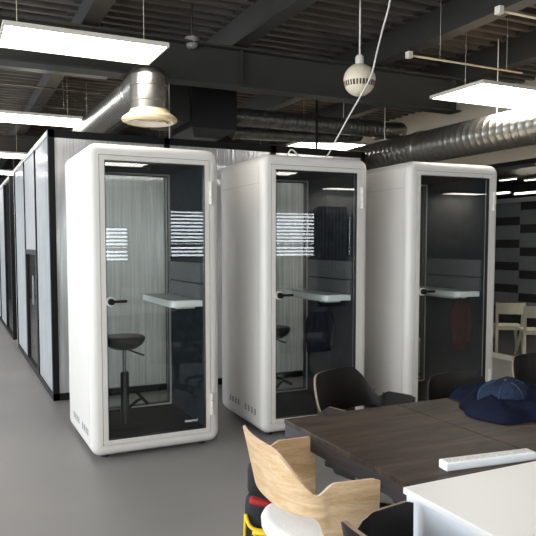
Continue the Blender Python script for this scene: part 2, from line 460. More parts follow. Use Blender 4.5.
for sx in (-.38, .38):
    for y in (.12, DB - .12): MB().lathe([(.03, 0), (.03, .05)], (sx, y, 0), seg=14).build('foot', M['black_plastic'], booth)
# lining
t = .014; A = W2 - IN
lin_box = {'right': (A - t, A - .001), 'left': (-A + .001, -A + t)}
MB().b(A - t, A - .001, .06, DB - .05, Z0 + IN + .02, Z1 - IN - .02).build('wall_lining', M['felt'], booth)
MB().b(-A + .001, -A + t, .06, DB - .05, Z0 + IN + .02, Z1 - IN - .02).build('wall_lining', M['felt'], booth)
MB().b(-A + .001, A - .001, .06, DB - .05, Z1 - IN - .02, Z1 - IN - .001).build('ceiling_lining', M['felt'], booth)
MB().b(-A + .001, A - .001, .055, DB - .05, Z0 + IN + .001, Z0 + IN + .02).build('floor_mat', M['carpet'], booth)
# rear glazing
def frame(hw, z0, z1, w, y0, y1):
    mb = MB(); R = []
    for (i, y) in ((0, y0), (w, y0), (w, y1), (0, y1)): R.append(rrect(hw - i, z0 + i, z1 - i, .003, y, 2))
    mb.rings(R, close=True); return mb
rf = frame(A - .001, Z0 + IN + .002, Z1 - IN - .002, .034, DB - .05, DB - .005).build('rear_frame', M['white_frame'], booth)
frame(A - .035, Z0 + IN + .036, Z1 - IN - .036, .007, DB - .055, DB - .002).build('gasket', M['black_plastic'], rf)
MB().b(-A + .035, A - .035, DB - .03, DB - .024, Z0 + IN + .036, Z1 - IN - .036).build('rear_glass', M['glass'], rf)
# door
door = frame(A - .004, Z0 + IN + .004, Z1 - IN - .004, .034, -.006, .044).build('door', M['white_frame'], booth)
frame(A, Z0 + IN, Z1 - IN, .0045, .004, .03).build('door_gap', M['gap'], door)
frame(G2 + .003, ZB - .003, ZT + .003, .006, -.004, .03).build('gasket', M['black_plastic'], door)
MB().b(-G2 + .004, G2 - .004, .010, .016, ZB + .004, ZT - .004).build('door_glass', M['glass'], door)
HX, HZ = -G2 + .027, 1.155
h = MB().lathe([(.034, -.016), (.034, .01)], (HX, 0, HZ), 'y', 28).build('handle_rose', M['white_frame'], door, True, 40)
mb = MB(); mb.lathe([(.022, -.05), (.024, -.044), (.024, -.016)], (HX, 0, HZ), 'y', 24)
mb.box((HX + .06, -.042, HZ + .002), (.1, .014, .02), bev=.005); mb.build('door_handle', M['black_metal'], door, True, 40)
for z in (1.95, .335):
    mb = MB()
    for k in range(3): mb.lathe([(.014, z - .085 + k*.058), (.016, z - .083 + k*.058), (.016, z - .032 + k*.058), (.014, z - .03 + k*.058)], (A + .008, -.015, 0), seg=14)
    mb.b(A - .006, A + .02, -.012, .0, z - .085, z + .085)
    mb.build('hinge', M['white_frame'], door, True, 40)
# small word mark on the glass
cu = bpy.data.curves.new('mark', 'FONT'); cu.body = 'meavod'; cu.size = .032; cu.extrude = .0004; cu.shear = .2; cu.resolution_u = 2
to = bpy.data.objects.new('mark', cu); C.objects.link(to)
dg = bpy.context.evaluated_depsgraph_get(); me = bpy.data.meshes.new_from_object(to.evaluated_get(dg)); bpy.data.objects.remove(to)
me.materials.clear(); me.materials.append(M['logo'])
lo = bpy.data.objects.new('logo', me); C.objects.link(lo); lo.parent = door; lo.location = (G2 - .165, .0085, ZB + .058); lo.rotation_euler = (PI/2, 0, 0)
# shelf and grey panels on the right wall
DZ = 1.13
pl = [(A - t, .125), (.2, .125)] + [(.2 - .06*math.sin(a), .185 - .06*math.cos(a)) for a in [PI/2*k/8 for k in range(1, 9)]] + [(.14, DB - .06), (A - t, DB - .06)]
mb = MB(); mb.rings([[(x, y, DZ - .05) for x, y in pl], [(x, y, DZ) for x, y in pl]])
sd = mb.build('desk_shelf', M['desk'], booth)
MB().b(.25, A - t, .3, DB - .2, DZ - .08, DZ - .05).build('shelf_bracket', M['white_frame'], sd)
MB().b(A - t - .03, A - t, .1, DB - .1, 1.262, 1.42, bev=.006).build('cushion_panel', M['grey_panel'], booth)
mb = MB(); mb.b(A - t - .035, A - t, .1, .56, 1.13, 1.255, bev=.006); mb.b(A - t - .03, A - t, .566, DB - .1, 1.13, 1.255, bev=.006)
mb.build('socket_panel', M['grey_panel'], booth)

BP = [((.990, 4.694), .0053), ((2.334, 4.688), -.0324), ((3.645, 4.533), -.043)]
def bloc(i, lx=0, ly=0, lz=0):
    (x, y), a = BP[i]; lx += G2
    return (x + lx*math.cos(a) - ly*math.sin(a), y + lx*math.sin(a) + ly*math.cos(a), lz)
booth.location = bloc(0); booth.rotation_euler = (0, 0, BP[0][1])
dup(booth, bloc(1), BP[1][1], 'white phone booth in the middle of the row, with a white cable on its roof')
dup(booth, bloc(2), BP[2][1], 'white phone booth farthest right, beside the glazed meeting room')

# ------------------------------------------------------------------ stools in the booths
FLZ = Z0 + IN + .02
st = thing('stool', 'black round-seat stool inside the left booth', 'stool', group='stools inside the booths')
MB().lathe([(.0, .605), (.05, .605), (.10, .618), (.145, .65), (.163, .682), (.164, .70), (.15, .714), (.08, .712), (.0, .706)], seg=36).build('seat', M['black_plastic'], st, True, 50)
MB().tube([(0, 0, .40), (0, 0, .61)], .014, 12).build('gas_column', M['chrome'], st, True, 50)
MB().lathe([(.034, .01), (.033, .42), (.024, .43)], seg=20).build('column_sleeve', M['black_plastic'], st, True, 50)
mb = MB(); mb.tube([(.03, -.01, .605), (.1, -.03, .575), (.15, -.045, .556)], .007, 8); mb.build('lever', M['black_plastic'], st, True, 50)
mb = MB(); mb.tube([(.02, 0, .13), (.08, -.02, .185), (.13, -.03, .215)], .012, 10); mb.build('foot_arm', M['black_metal'], st, True, 50)
MB().tube([(.1, .05, .245), (.16, -.11, .185)], .013, 12).build('foot_bar', M['black_metal'], st, True, 50)
MB().lathe([(.0, 0), (.13, 0), (.135, .006), (.05, .02), (.0, .02)], seg=30).build('base', M['carpet'], st, True, 40)
so = [(-.15, .42), (-.2, .46), (-.2, .5)]
st.location = bloc(0, *so[0], FLZ); st.rotation_euler = (0, 0, -.1)
dup(st, bloc(1, *so[1], FLZ), .5, 'black round-seat stool half hidden behind the door frame of the middle booth')
dup(st, bloc(2, *so[2], FLZ), .2, 'black round-seat stool inside the right booth, at its left edge')

# garments hanging under the shelves
def garment(name, label, cat, loc, rz, m, w=.3, hgt=.42, d=.09, seed=0, tagm=None):
    g = thing(name, label, cat, loc, rz)
    mb = MB(); rings = []
    for i in range(13):
        t_ = i / 12; z = -hgt * t_
        ww = w * (.30 + .2*min(1, t_*5)) * (1 - .12*math.sin(t_*7 + seed)); dd = d * (.4 + .6*math.sin(PI*min(1, t_*.8 + .12)))
        rr = []
        for k in range(20):
            a = 2*PI*k/20; q = 1 + .12*math.sin(5*a + seed + 3*t_)
            rr.append((ww*math.cos(a)*q, dd*.5*math.sin(a)*q, z))
        rings.append(rr)
    mb.rings(rings); mb.build('body', m, g, True)
    MB().tube([(0, 0, .0), (0, .01, .05), (0, 0, .075)], .006, 8).build('hanging_loop', m, g, True)
    for s in (-1, 1):
        MB().tube([(s*w*.3, -.02, -.03), (s*w*.42, -.035, -.2), (s*w*.40, -.03, -hgt*.85)], [.035, .04, .03], 10, 0).build('sleeve', m, g, True)
    return g
garment('jacket', 'dark navy jacket hanging under the shelf in the middle booth', 'jacket', bloc(1, .25, .42, 1.0), BP[1][1], M['dark_navy'], .26, .4, .1, 1)
garment('jacket', 'dark red jacket hanging under the shelf in the right booth', 'jacket', bloc(2, .305, .27, 1.03), BP[2][1], M['dark_red'], .18, .46, .09, 2)

# ------------------------------------------------------------------ ceiling services
def panel_light(x0, x1, y0, y1, z, label):
    L = thing('ceiling_light', label, 'ceiling light', ((x0+x1)/2, (y0+y1)/2, z), 0, 'suspended rectangular light panels')
    w, d = (x1-x0)/2, (y1-y0)/2
    mb = MB(); mb.b(-w, w, -d, -d+.012, 0, .03); mb.b(-w, w, d-.012, d, 0, .03); mb.b(-w, -w+.012, -d+.012, d-.012, 0, .03); mb.b(w-.012, w, -d+.012, d-.012, 0, .03); mb.b(-w+.012, w-.012, -d+.012, d-.012, .02, .03)
    mb.build('frame', M['lamp_frame'], L)
    MB().b(-w+.012, w-.012, -d+.012, d-.012, .004, .012).build('diffuser', M['panel_light'], L)
    MB().b(-w+.05, w-.05, -d+.05, d-.05, .0302, .034).build('added_up_glow', M['up_light'], L)  # glowing top plate added to brighten the deck and upper wall
    for sx in (-.8, .8): MB().tube([(sx*w, 0, .03), (sx*w, 0, (2.62 if x0 > 7 else CEIL - .06) - z)], .002, 6).build('suspension_wire', M['lamp_frame'], L)
    return L
Z = 2.95
panel_light(.34, 1.445, 4.61, 5.15, 2.97, 'lit light panel at top left, nearest the camera, cut off by the photo edge')
panel_light(.2, 1.36, 7.55, 8.13, Z, 'long lit light panel over the corner of the glazed room')
panel_light(-.1, 1.1, 10.85, 11.45, Z, 'lit light panel over the corridor, third from the front')
panel_light(.1, 1.27, 13.5, 14.2, Z, 'small far lit light panel, lowest at the left edge')
panel_light(4.32, 5.5, 7.75, 8.35, Z, 'lit light panel just above the middle booth roof')
panel_light(4.16, 5.34, 4.36, 5.06, Z, 'lit light panel at upper right in front of the big round duct')
panel_light(3.3, 4.5, 10.9, 11.5, Z, 'sliver of a lit light panel between the left and middle booth roofs')
panel_light(1.5, 2.7, 8.4, 9.0, 2.45, 'light panel added to brighten the glazed room behind the left booth')  # unseen panels added to brighten the polycarbonate from inside
panel_light(3.0, 4.2, 8.4, 9.0, 2.45, 'light panel added to brighten the glazed room behind the middle booth')
panel_light(10.6, 11.75, -4.95, -4.4, 2.85, 'light panel at the far rear right, mirrored in the door of the right booth')
panel_light(7.55, 8.6, -4.9, -4.4, 2.9, 'light panel at the rear, mirrored at the top right of the middle booth door')
panel_light(8.6, 9.8, -1.6, -1.0, Z, 'light panel added behind the camera to the right, out of the photo')  # unseen panel added to light the wall mirrored in the right booth
panel_light(.7, 1.9, 1.5, 2.1, Z, 'light panel over the oak armchair, above the photo')
panel_light(7.4, 8.6, 4.6, 5.2, 2.5, 'light panel added in the meeting room to the right of the photo edge')  # unseen panels added to brighten the meeting room
panel_light(7.4, 8.6, 5.9, 6.3, 2.5, 'light panel added over the chairs of the meeting room')
panel_light(7.4, 8.6, 3.2, 3.8, 2.5, 'light panel added deep in the meeting room, right of the photo edge')
panel_light(2.05, 3.21, -2.35, -1.76, Z, 'lit light panel mirrored in the door glass of the left booth')
panel_light(4.5, 5.72, -2.72, -2.12, Z, 'lit light panel mirrored in the door glass of the middle booth')

def ridged(mb, p0, p1, r, pitch=.11, ridge=.006, seg=28):
    p0, p1 = Vector(p0), Vector(p1); L = (p1-p0).length; n = int(L/pitch)
    pts, rs = [], []
    for k in range(n):
        a = k*pitch
        for q, rr in ((0, r), (pitch*.82, r), (pitch*.88, r+ridge), (pitch*.94, r+ridge)): pts.append(a+q); rs.append(rr)
    pts.append(L); rs.append(r)
    d = (p1-p0).normalized(); up = Vector((0, 0, 1)) if abs(d.z) < .9 else Vector((1, 0, 0)); s = d.cross(up).normalized(); up = s.cross(d)
    mb.rings([[p0 + d*a + (s*math.cos(2*PI*k/seg) + up*math.sin(2*PI*k/seg))*rr for k in range(seg)] for a, rr in zip(pts, rs)])

# right hand duct
du = thing('ventilation_duct', 'big round spiral steel duct above the right booth, running to the right edge', 'duct', (4.86, 3.0, 2.66))
mb = MB(); ridged(mb, (0, -.6, 0), (0, 6.6, 0), .178, .09, .002); mb.build('duct_pipe', M['galv'], du, True, 40)
for y in (3.05, .9):
    MB().lathe([(.186, y - .05), (.19, y - .045), (.19, y + .045), (.186, y + .05)], axis='y', seg=28).build('coupling', M['galv'], du, True, 40)
for y in (1.9, 3.75): MB().tube([(0, y, .17), (0, y, .9)], .005, 6).build('hanger', M['cable'], du)
# left duct with round diffuser
dl = thing('ventilation_duct', 'round spiral steel duct at upper left ending in a cream diffuser', 'duct', (1.48, 5.27, 2.545))
mb = MB(); ridged(mb, (-.02, .33, .33), (-.02, 4.2, .33), .125, .075, .0035); mb.build('duct_pipe', M['galv'], dl, True, 40)
pts = [(-.02, .34, .33), (-.02, .22, .335), (-.01, .1, .35), (0, .02, .33), (0, 0, .25)]
MB().tube(pts, [.125, .13, .14, .15, .152], 26).build('elbow', M['galv'], dl, True, 40)
mb = MB(); mb.lathe([(.15, .1), (.15, .16), (.157, .165), (.157, .18), (.15, .185), (.15, .28), (.157, .285), (.157, .295), (.15, .3), (.15, .37), (.0, .37)], seg=30); mb.build('drop_pipe', M['galv'], dl, True, 40)
mb = MB(); mb.lathe([(.155, .1), (.162, .08), (.205, .05), (.222, .034), (.22, .014), (.195, .0), (.18, .014), (.0, .03)], seg=40); df = mb.build('diffuser', M['cream'], dl, True, 40)
mb = MB()
for r in (.05, .1, .15): mb.lathe([(r, .022), (r + .035, -.0), (r + .04, .002), (r + .006, .026)], seg=36)
mb.build('diffuser_cone', M['cream_light'], df, True, 40)
# central duct: black plenum box + pipe + elbow
pn = thing('duct_plenum', 'black box plenum behind the left booth roof feeding the dark round duct', 'duct box', (2.50, 7.0, 2.96))
MB().b(-.14, .38, -.25, .45, -.14, .38, bev=.004).build('box', M['black'], pn)
MB().b(-.42, -.145, -.2, .45, -.08, .36, bev=.004).build('inlet_panel', M['beam'], pn)
mb = MB(); mb.rings([[(-.14, -.25, -.14), (.38, -.25, -.14), (.38, .45, -.14), (-.14, .45, -.14)], [(-.1, -.2, -.24), (.2, -.2, -.24), (.2, .4, -.24), (-.1, .4, -.24)]]); mb.build('tapered_base', M['beam'], pn)
MB().tube([(.1, .1, .38), (.1, .1, .7)], .006, 6).build('hanger', M['cable'], pn)
dc = thing('ventilation_duct', 'dark round duct hanging level behind the main beam over the middle booth', 'duct', (2.95, 7.05, 3.03))
mb = MB(); ridged(mb, (0, 0, 0), (2.05, 0, 0), .1, .06, .004); mb.build('duct_pipe', M['dark_duct'], dc, True, 40)
MB().tube([(2.04, 0, 0), (2.2, .0, .0), (2.38, .06, .02), (2.5, .2, .06), (2.55, .42, .1), (2.55, .8, .12)], .102, 22, 4).build('elbow', M['galv'], dc, True, 40)
MB().tube([(.1, .25, -.14), (.8, .3, -.12), (1.5, .28, -.1), (2.0, .4, -.02)], .07, 16, 4).build('branch_pipe', M['dark_duct'], dc, True, 40)
for x in (.05, 1.5): MB().tube([(x, 0, .1), (x, 0, .55)], .006, 6).build('hanger', M['cable'], dc)
# pale rods from deck to partition rail
for x, m, r, lb in ((2.117, 'cable', .006, 'thin pale hanger rod beside the black plenum box'), (3.907, 'black_metal', .014, 'thick black hanger post above the middle booth roof')):
    tag(MB().tube([(x, PY + .03, PH), (x, PY + .03, CEIL - .05)], r, 8).build('hanger_rod', M[m]), lb, 'rod')
# conduits
def conduit(x0, x1, y, z, lb, r=.011, caps=True, m='cream'):
    o = thing('conduit', lb, 'conduit', (x0, y, z), 0, 'thin conduits under the deck')
    MB().tube([(0, 0, 0), (x1 - x0, 0, 0)], r*.8, 8).build('pipe', M[m], o, True)
    if caps: MB().b(-.03, .015, -.025, .025, -.025, .03, bev=.004).build('end_box', M['cream_light'], o)
    for q in (.25, .85): MB().tube([((x1-x0)*q, 0, 0), ((x1-x0)*q, 0, CEIL - .05 - z)], .0018, 6).build('drop_wire', M['lamp_frame'], o)
conduit(3.5, 4.78, 4.52, 3.14, 'thin conduit with white end box above the right light panel')
conduit(3.5, 5.2, 3.52, 3.19, 'thin conduit with white end box at the top right corner')
conduit(-1.2, 1.3, 6.95, 3.3, 'pale conduit highest behind the left light panel', caps=False)
conduit(-1.2, 1.6, 7.75, 3.3, 'pale conduit second from top behind the left light panel', caps=False, m='galv')
conduit(-1.2, 1.8, 8.8, 3.3, 'pale conduit third from top behind the left light panel', caps=False, m='galv')
tr = thing('cable_tray', 'grey cable tray along the main beam behind the left light panel', 'cable tray', (-4.8, 5.9, 3.04))
mb = MB(); mb.b(0, 6.1, 0, .14, 0, .01); mb.b(0, 6.1, 0, .006, .01, .05); mb.b(0, 6.1, .134, .14, .01, .05); mb.build('tray', M['galv'], tr)
MB().tube([(0, .05, .025), (6.1, .06, .025)], .014, 8).build('cable', M['black'], tr)
# smoke detector on main beam
p = at(192, 43, 5.75)
sdv = thing('smoke_detector', 'small grey cup-shaped detector on top of the main beam', 'detector', (p.x, p.y, p.z))
MB().lathe([(.03, -.05), (.045, -.04), (.062, .03), (.062, .045), (.0, .045)], seg=20).build('body', M['detector'], sdv, True, 40)
MB().lathe([(.0, -.056), (.015, -.055), (.018, -.048)], seg=14).build('sensor', M['gap'], sdv, True, 40)
MB().tube([(0, 0, .045), (0, 0, CEIL - p.z - .06)], .008, 8).build('stem', M['beam'], sdv)
# globe pendant
p = at(359.5, 80, 5.2)
gl = thing('pendant_globe', 'cream globe with a dark slotted band hanging from the ceiling', 'pendant globe', (p.x, p.y, p.z))
R = .127
MB().lathe([(.0, -R)] + [(R*math.sin(a), -R*math.cos(a)) for a in [PI*k/24 for k in range(1, 24)]] + [(.0, R)], seg=36).build('globe', M['globe'], gl, True)
mb = MB()
for k in range(30):
    a = 2*PI*k/30; w = .0085 if k % 3 else .011
    rr = R * .985
    rings = []
    for dz in (-.056, -.036, -.016):
        q = math.sqrt(R*R - dz*dz) + .0012
        rings.append([(q*math.cos(a - w/R*.9), q*math.sin(a - w/R*.9), dz), (q*math.cos(a + w/R*.9), q*math.sin(a + w/R*.9), dz), ((q-.01)*math.cos(a + w/R*.9), (q-.01)*math.sin(a + w/R*.9), dz), ((q-.01)*math.cos(a - w/R*.9), (q-.01)*math.sin(a - w/R*.9), dz)])
    mb.rings(rings)
mb.build('slots', M['slot_brown'], gl)
MB().lathe([(.034, R - .012), (.034, R + .05), (.022, R + .066), (.0, R + .066)], seg=20).build('top_fitting', M['cream_light'], gl, True, 40)
MB().tube([(0, 0, R + .06), (0, 0, CEIL - .05 - p.z)], .007, 8).build('cord', M['cable'], gl)
# loose white cable
pix = [(391, -40, 3.9), (390, 0, 4.05), (383, 28, 4.25), (377, 52, 4.45), (371, 76, 4.65), (360, 97, 4.85), (348, 118, 5.05), (336, 140, 5.25)]
P = [at(*q) for q in pix]
P += [Vector((2.86, 4.79, 2.30)), Vector((2.8, 4.82, 2.287)), Vector((2.68, 4.84, 2.286)), Vector((2.61, 4.82, 2.29)), Vector((2.56, 4.8, 2.325)), Vector((2.525, 4.8, 2.335)), Vector((2.51, 4.82, 2.30)), Vector((2.54, 4.9, 2.286))]
P.insert(0, Vector((P[0].x, P[0].y, CEIL - .02)))
tag(MB().tube(P, .006, 8, 5).build('cable', M['cable'], None, True), 'loose white cable running from the ceiling to the middle booth roof', 'cable')

# ------------------------------------------------------------------ meeting room contents
XP = 9.0
ycuts = [10.4, 9.45, 8.46, 7.47, 6.48]
names = ['striped acoustic panel partly hidden behind the right booth', 'striped acoustic panel just right of the right booth', 'striped acoustic panel at the right photo edge', 'striped acoustic panel beyond the right photo edge']
for i, (a, b) in enumerate(zip(ycuts, ycuts[1:])):
    ap = thing('acoustic_panel', 'black and grey ' + names[i], 'acoustic panel', (XP, (a+b)/2, 0), 0, 'striped acoustic panels')
    hw = (a-b)/2 - .003
    MB().b(0, .03, -hw, hw, .3, 2.3).build('backing', M['stripe_black'], ap)
    z = 2.3 if i % 2 else 2.16
    mb = MB()
    while z > .4:
        mb.b(-.02, 0, -hw, hw, max(z - .25, .3), min(z, 2.3)); z -= .4
    mb.build('felt_stripe', M['stripe_grey'], ap)
mb = MB(); mb.b(9.04, 9.14, 2.6, 11, 0, 2.3); mb.b(9.03, 9.14, 2.6, 11, 2.42, 2.62)
tag(mb.build('wall_striped', M['wall_dark']), kind='structure')
mb = MB(); mb.b(8.95, 9.14, 2.6, 11, 2.3, 2.38); tag(mb.build('trim_20', M['desk_white']), kind='structure')
for k, (u, v, d, w, lb) in enumerate(((508, 181, 10.0, .16, 'left'), (533, 181, 10.0, .16, 'right'))):  # glowing strips stand in for lights reflected in the glass wall
    p = at(u, v, d)
    L = thing('reflection_strip', 'small warm strip imitating a reflection in the glass wall, the %s of two' % lb, 'lamp', (p.x, p.y, 2.55), 0, 'reflections in the glass wall')
    MB().b(-.03, .03, -w, w, 0, .03).build('strip_body', M['lamp_frame'], L)
    MB().b(-.025, .025, -w+.01, w-.01, -.006, 0).build('diffuser', M['reflection_lit'], L)
for k, (u, v, d, w, lb) in enumerate(((504, 194, 9.6, .12, 'short lit strip at the booth edge'), (527, 194, 9.6, .22, 'long lit strip at the photo edge'))):  # lower pair, also built in place of reflected light
    p = at(u, v, d)
    L = thing('reflection_strip', lb + ' imitating a reflection above the striped acoustic panels', 'lamp', (p.x, p.y, p.z), 0, 'reflections in the glass wall')
    MB().b(-.02, .02, -w, w, 0, .03).build('strip_body', M['lamp_frame'], L)
    MB().b(-.022, -.02, -w, w, .002, .028).build('diffuser', M['reflection_lit'], L)
    MB().tube([(0, 0, .03), (0, 0, 2.6 - p.z)], .004, 6).build('stem', M['black_metal'], L)

ch = thing('wooden_chair', 'pale wooden chair in the meeting room just right of the right booth', 'chair', group='pale chairs in the meeting room')
def leg(p, q, w0, w1):
    mb = MB(); p, q = Vector(p), Vector(q)
    mb.rings([[c + Vector((sx*w/2, sy*w/2, 0)) for sx, sy in ((-1, -1), (1, -1), (1, 1), (-1, 1))] for c, w in ((p, w0), (q, w1))]); return mb
for s in (-1, 1):
    leg((.14, s*.15, .44), (.30, s*.22, 0), .05, .03).build('leg', M['birch'], ch)
    mb = MB(); mb.rings([[Vector((x + a, s*y + b, z)) for a, b in ((-.016, -.02), (.016, -.02), (.016, .02), (-.016, .02))] for x, y, z in ((-.3, .2, 0), (-.2, .185, .42), (-.22, .19, .62), (-.28, .2, .84))]); mb.build('leg', M['birch'], ch)
mb = MB(); mb.box((0, 0, .45), (.42, .42, .025), bev=.012); mb.build('seat', M['birch'], ch, True, 40)
mb = MB(); mb.b(-.2, .17, -.17, .17, .395, .437); mb.build('seat_frame', M['birch'], ch)
mb = MB(); R_ = []
for k in range(11):
    y = -.22 + .44*k/10; x = -.255 - .05*(1 - (y/.22)**2)
    R_.append([(x - .012, y, .66), (x + .012, y, .66), (x - .01, y, .84 - .012*abs(y/.22)**3), (x - .034, y, .84 - .012*abs(y/.22)**3)])
mb.rings(R_); mb.build('backrest', M['birch'], ch, True, 40)
q = at(507, 320, 9.4); ch.location = (q.x, q.y, .012); ch.rotation_euler = (0, 0, .95); ch.scale = (.9, .9, .88)
q = at(535, 320, 8.9); dup(ch, (q.x, q.y, .012), .95, 'pale wooden chair in the meeting room cut by the right photo edge')

# ------------------------------------------------------------------ tables
TX, TY0, TY1, TXR, TH = 1.397, 1.735, 2.715, 3.5, .74
tb = thing('meeting_table', 'dark brown oak table in the right foreground', 'table', (2.4, 2.2, 0))
def loc(x): return x - 2.4
def locy(y): return y - 2.2
for a, b in ((TX, 2.05), (2.053, 2.8), (2.803, TXR)): MB().b(loc(a), loc(b), locy(TY0), locy(TY1), TH - .022, TH, bev=.002).build('tabletop', M['table'], tb)
mb = MB(); x0 = loc(TX + .003); x1 = loc(TXR - .003); y0 = locy(TY0 + .003); y1 = locy(TY1 - .003)
mb.b(x0, x0 + .025, y0, y1, .655, TH - .023); mb.b(x1 - .025, x1, y0, y1, .655, TH - .023); mb.b(x0 + .025, x1 - .025, y0, y0 + .025, .655, TH - .023); mb.b(x0 + .025, x1 - .025, y1 - .025, y1, .655, TH - .023)
mb.build('apron', M['table_side'], tb)
def tleg(xa, ya, sx, sy):
    mb = MB(); mb.b(xa, xa + sx*.07, ya, ya + sy*.09, 0, .655)
    # curved bracket into the apron, along y
    pr = [(ya + sy*.09, .655)] + [(ya + sy*(.09 + .07 - .07*math.sin(a)), .655 - .07*(1 - math.cos(a))) for a in [PI/2*k/8 for k in range(9)]]
    mb.rings([[(xa, y, z) for y, z in pr], [(xa + sx*.025, y, z) for y, z in pr]])
    return mb
for xa, sx in ((x0, 1), (x1, -1)):
    for ya, sy in ((y0, 1), (y1, -1)): tleg(xa, ya, sx, sy).build('leg', M['table_side'], tb)
mb = MB(); mb.tube([(x0 + .06, y0 + .05, .12), (x0 + .06, y1 - .05, .12)], .02, 10); mb.build('stretcher', M['black_metal'], tb)

wd = thing('white_desk', 'white desk in the lower right corner against the dark table', 'desk', (2.2, 1.3, 0))
wx0, wx1, wy0, wy1, wz = 1.335 - 2.2, 3.4 - 2.2, .75 - 1.3, 1.728 - 1.3, .757
MB().b(wx0, wx1, wy0, wy1, wz - .022, wz, bev=.002).build('desktop', M['desk_white'], wd)
mb = MB(); mb.b(wx0 + .008, wx0 + .026, wy0 + .02, wy1 - .1, .30, wz - .023); mb.b(wx0 + .01, wx0 + .026, wy1 - .097, wy1 - .01, .02, wz - .023); mb.b(wx0 + .006, wx0 + .02, wy0 + .02, wy1 - .012, wz - .045, wz - .023)
mb.build('side_panel', M['desk_daylit'], wd)
for a in (wx0 + .03, wx1 - .08):
    for b in (wy0 + .03, wy1 - .08): MB().b(a, a + .05, b, b + .05, 0, wz - .023).build('leg', M['desk_daylit'], wd)

kb = thing('box', 'long narrow white box with a speckled top on the dark table against the white desk', 'box', (1.80, 1.818, TH), -.12)
mb = MB(); mb.b(-.2, .2, -.027, .027, 0, .032, bev=.004); mb.build('body', M['key_case'], kb)
MB().b(-.193, .193, -.022, .022, .0315, .0335, bev=.0008, seg=1).build('speckled_top', M['speckle'], kb)

# ------------------------------------------------------------------ clothes on the table
def heap(name, cx, cy, outline, hmax, m, seed, parent=None):
    mb = MB(); n = 72; mrings = 22
    def rad(a):
        pts = sorted((math.atan2(y-cy, x-cx), math.hypot(x-cx, y-cy)) for x, y in outline)
        pts = [(pts[-1][0] - 2*PI, pts[-1][1])] + pts + [(pts[0][0] + 2*PI, pts[0][1])]
        for (a0, r0), (a1, r1) in zip(pts, pts[1:]):
            if a0 <= a <= a1:
                t_ = (a-a0)/(a1-a0); t_ = t_*t_*(3-2*t_); return r0 + (r1-r0)*t_
        return pts[0][1]
    rings = []
    for i in range(mrings + 1):
        t_ = 1 - i/mrings; ring_ = []
        for k in range(n):
            a = -PI + 2*PI*k/n; r = rad(a)*t_
            x, y = cx + r*math.cos(a), cy + r*math.sin(a)
            prof = (1 - t_**5)**.6
            nz = noise.noise(Vector((x*7, y*7, seed))) * .5 + noise.noise(Vector((x*16 + y*5, y*18, seed + 3))) * .6
            rid = abs(noise.noise(Vector((x*9 - y*4, y*9 + x*3, seed + 9))))
            hgt = hmax*prof*(.62 + .6*nz + .75*rid) + .012*prof
            ring_.append((x, y, TH + .0015 + max(hgt, 0)))
        rings.append(ring_)
    low = [[(x, y, TH + .001) for x, y, z in rings[0]]]
    mb.rings(low + rings)
    return mb.build(name, m, parent, True)
ol = [(2.42, 2.83), (2.37, 2.70), (2.42, 2.62), (2.27, 2.47), (2.215, 2.37), (2.23, 2.26), (2.27, 2.19), (2.40, 2.17), (2.56, 2.12), (2.75, 2.1), (2.92, 2.25), (2.95, 2.45), (2.85, 2.62), (2.7, 2.66), (2.55, 2.72), (2.5, 2.80)]
ol = [(x, min(y, 2.72)) for x, y in ol]
sw = heap('sweater', 2.58, 2.42, ol, .085, M['navy'], 4.2)
tag(sw, 'crumpled navy sweater on the far side of the dark table', 'sweater')
cp = thing('cap', 'blue denim cap lying on top of the navy sweater', 'cap', (2.455, 2.385, .785), .3)
mb = MB(); rings = []
for i in range(15):
    t_ = i/14; a = t_*PI/2
    r = .125*math.cos(a)**.62 if t_ < 1 else .0; z = .104*math.sin(a)**.8
    rings.append([(r*math.cos(q)*1.12 + .01*math.sin(q*2 + t_*3), r*math.sin(q)*.95, z + .004*math.sin(q*3 + 1) + .012*math.cos(q)*t_) for q in [2*PI*k/40 for k in range(40)]])
rings = [[(x*.97, y*.97, -.02) for x, y, z in rings[0]]] + rings[:-1]
mb.rings(rings); crown = mb.build('crown', M['denim'], cp, True)
mb = MB()
for k in range(6):
    q = 2*PI*k/6 + .3; pts = []
    for i in range(13):
        t_ = i/14; a = t_*PI/2; r = .1265*math.cos(a)**.62; z = .105*math.sin(a)**.8
        pts.append((r*math.cos(q)*1.12 + .01*math.sin(q*2 + t_*3), r*math.sin(q)*.95, z + .004*math.sin(q*3 + 1) + .012*math.cos(q)*t_))
    mb.tube(pts, .0022, 6)
mb.build('seam', M['denim_seam'], crown, True)
mb = MB(); mb.lathe([(.0, .0), (.009, .003), (.007, .008), (.0, .01)], (.012, 0, .102), seg=14); mb.build('button', M['denim_seam'], crown, True)
mb = MB(); R_ = []
for k in range(17):
    q = -1.0 + 2.0*k/16; e = math.cos(q*1.5)
    r0, r1 = .118, .118 + .065*max(e, .05)
    R_.append([(r0*math.cos(q)*1.12, r0*math.sin(q)*.95, .0), (r1*math.cos(q)*1.12, r1*math.sin(q)*.95, -.012), (r1*math.cos(q)*1.12, r1*math.sin(q)*.95, -.007), (r0*math.cos(q)*1.12, r0*math.sin(q)*.95, .006)])
mb.rings(R_); mb.build('brim', M['denim'], cp, True, 50)

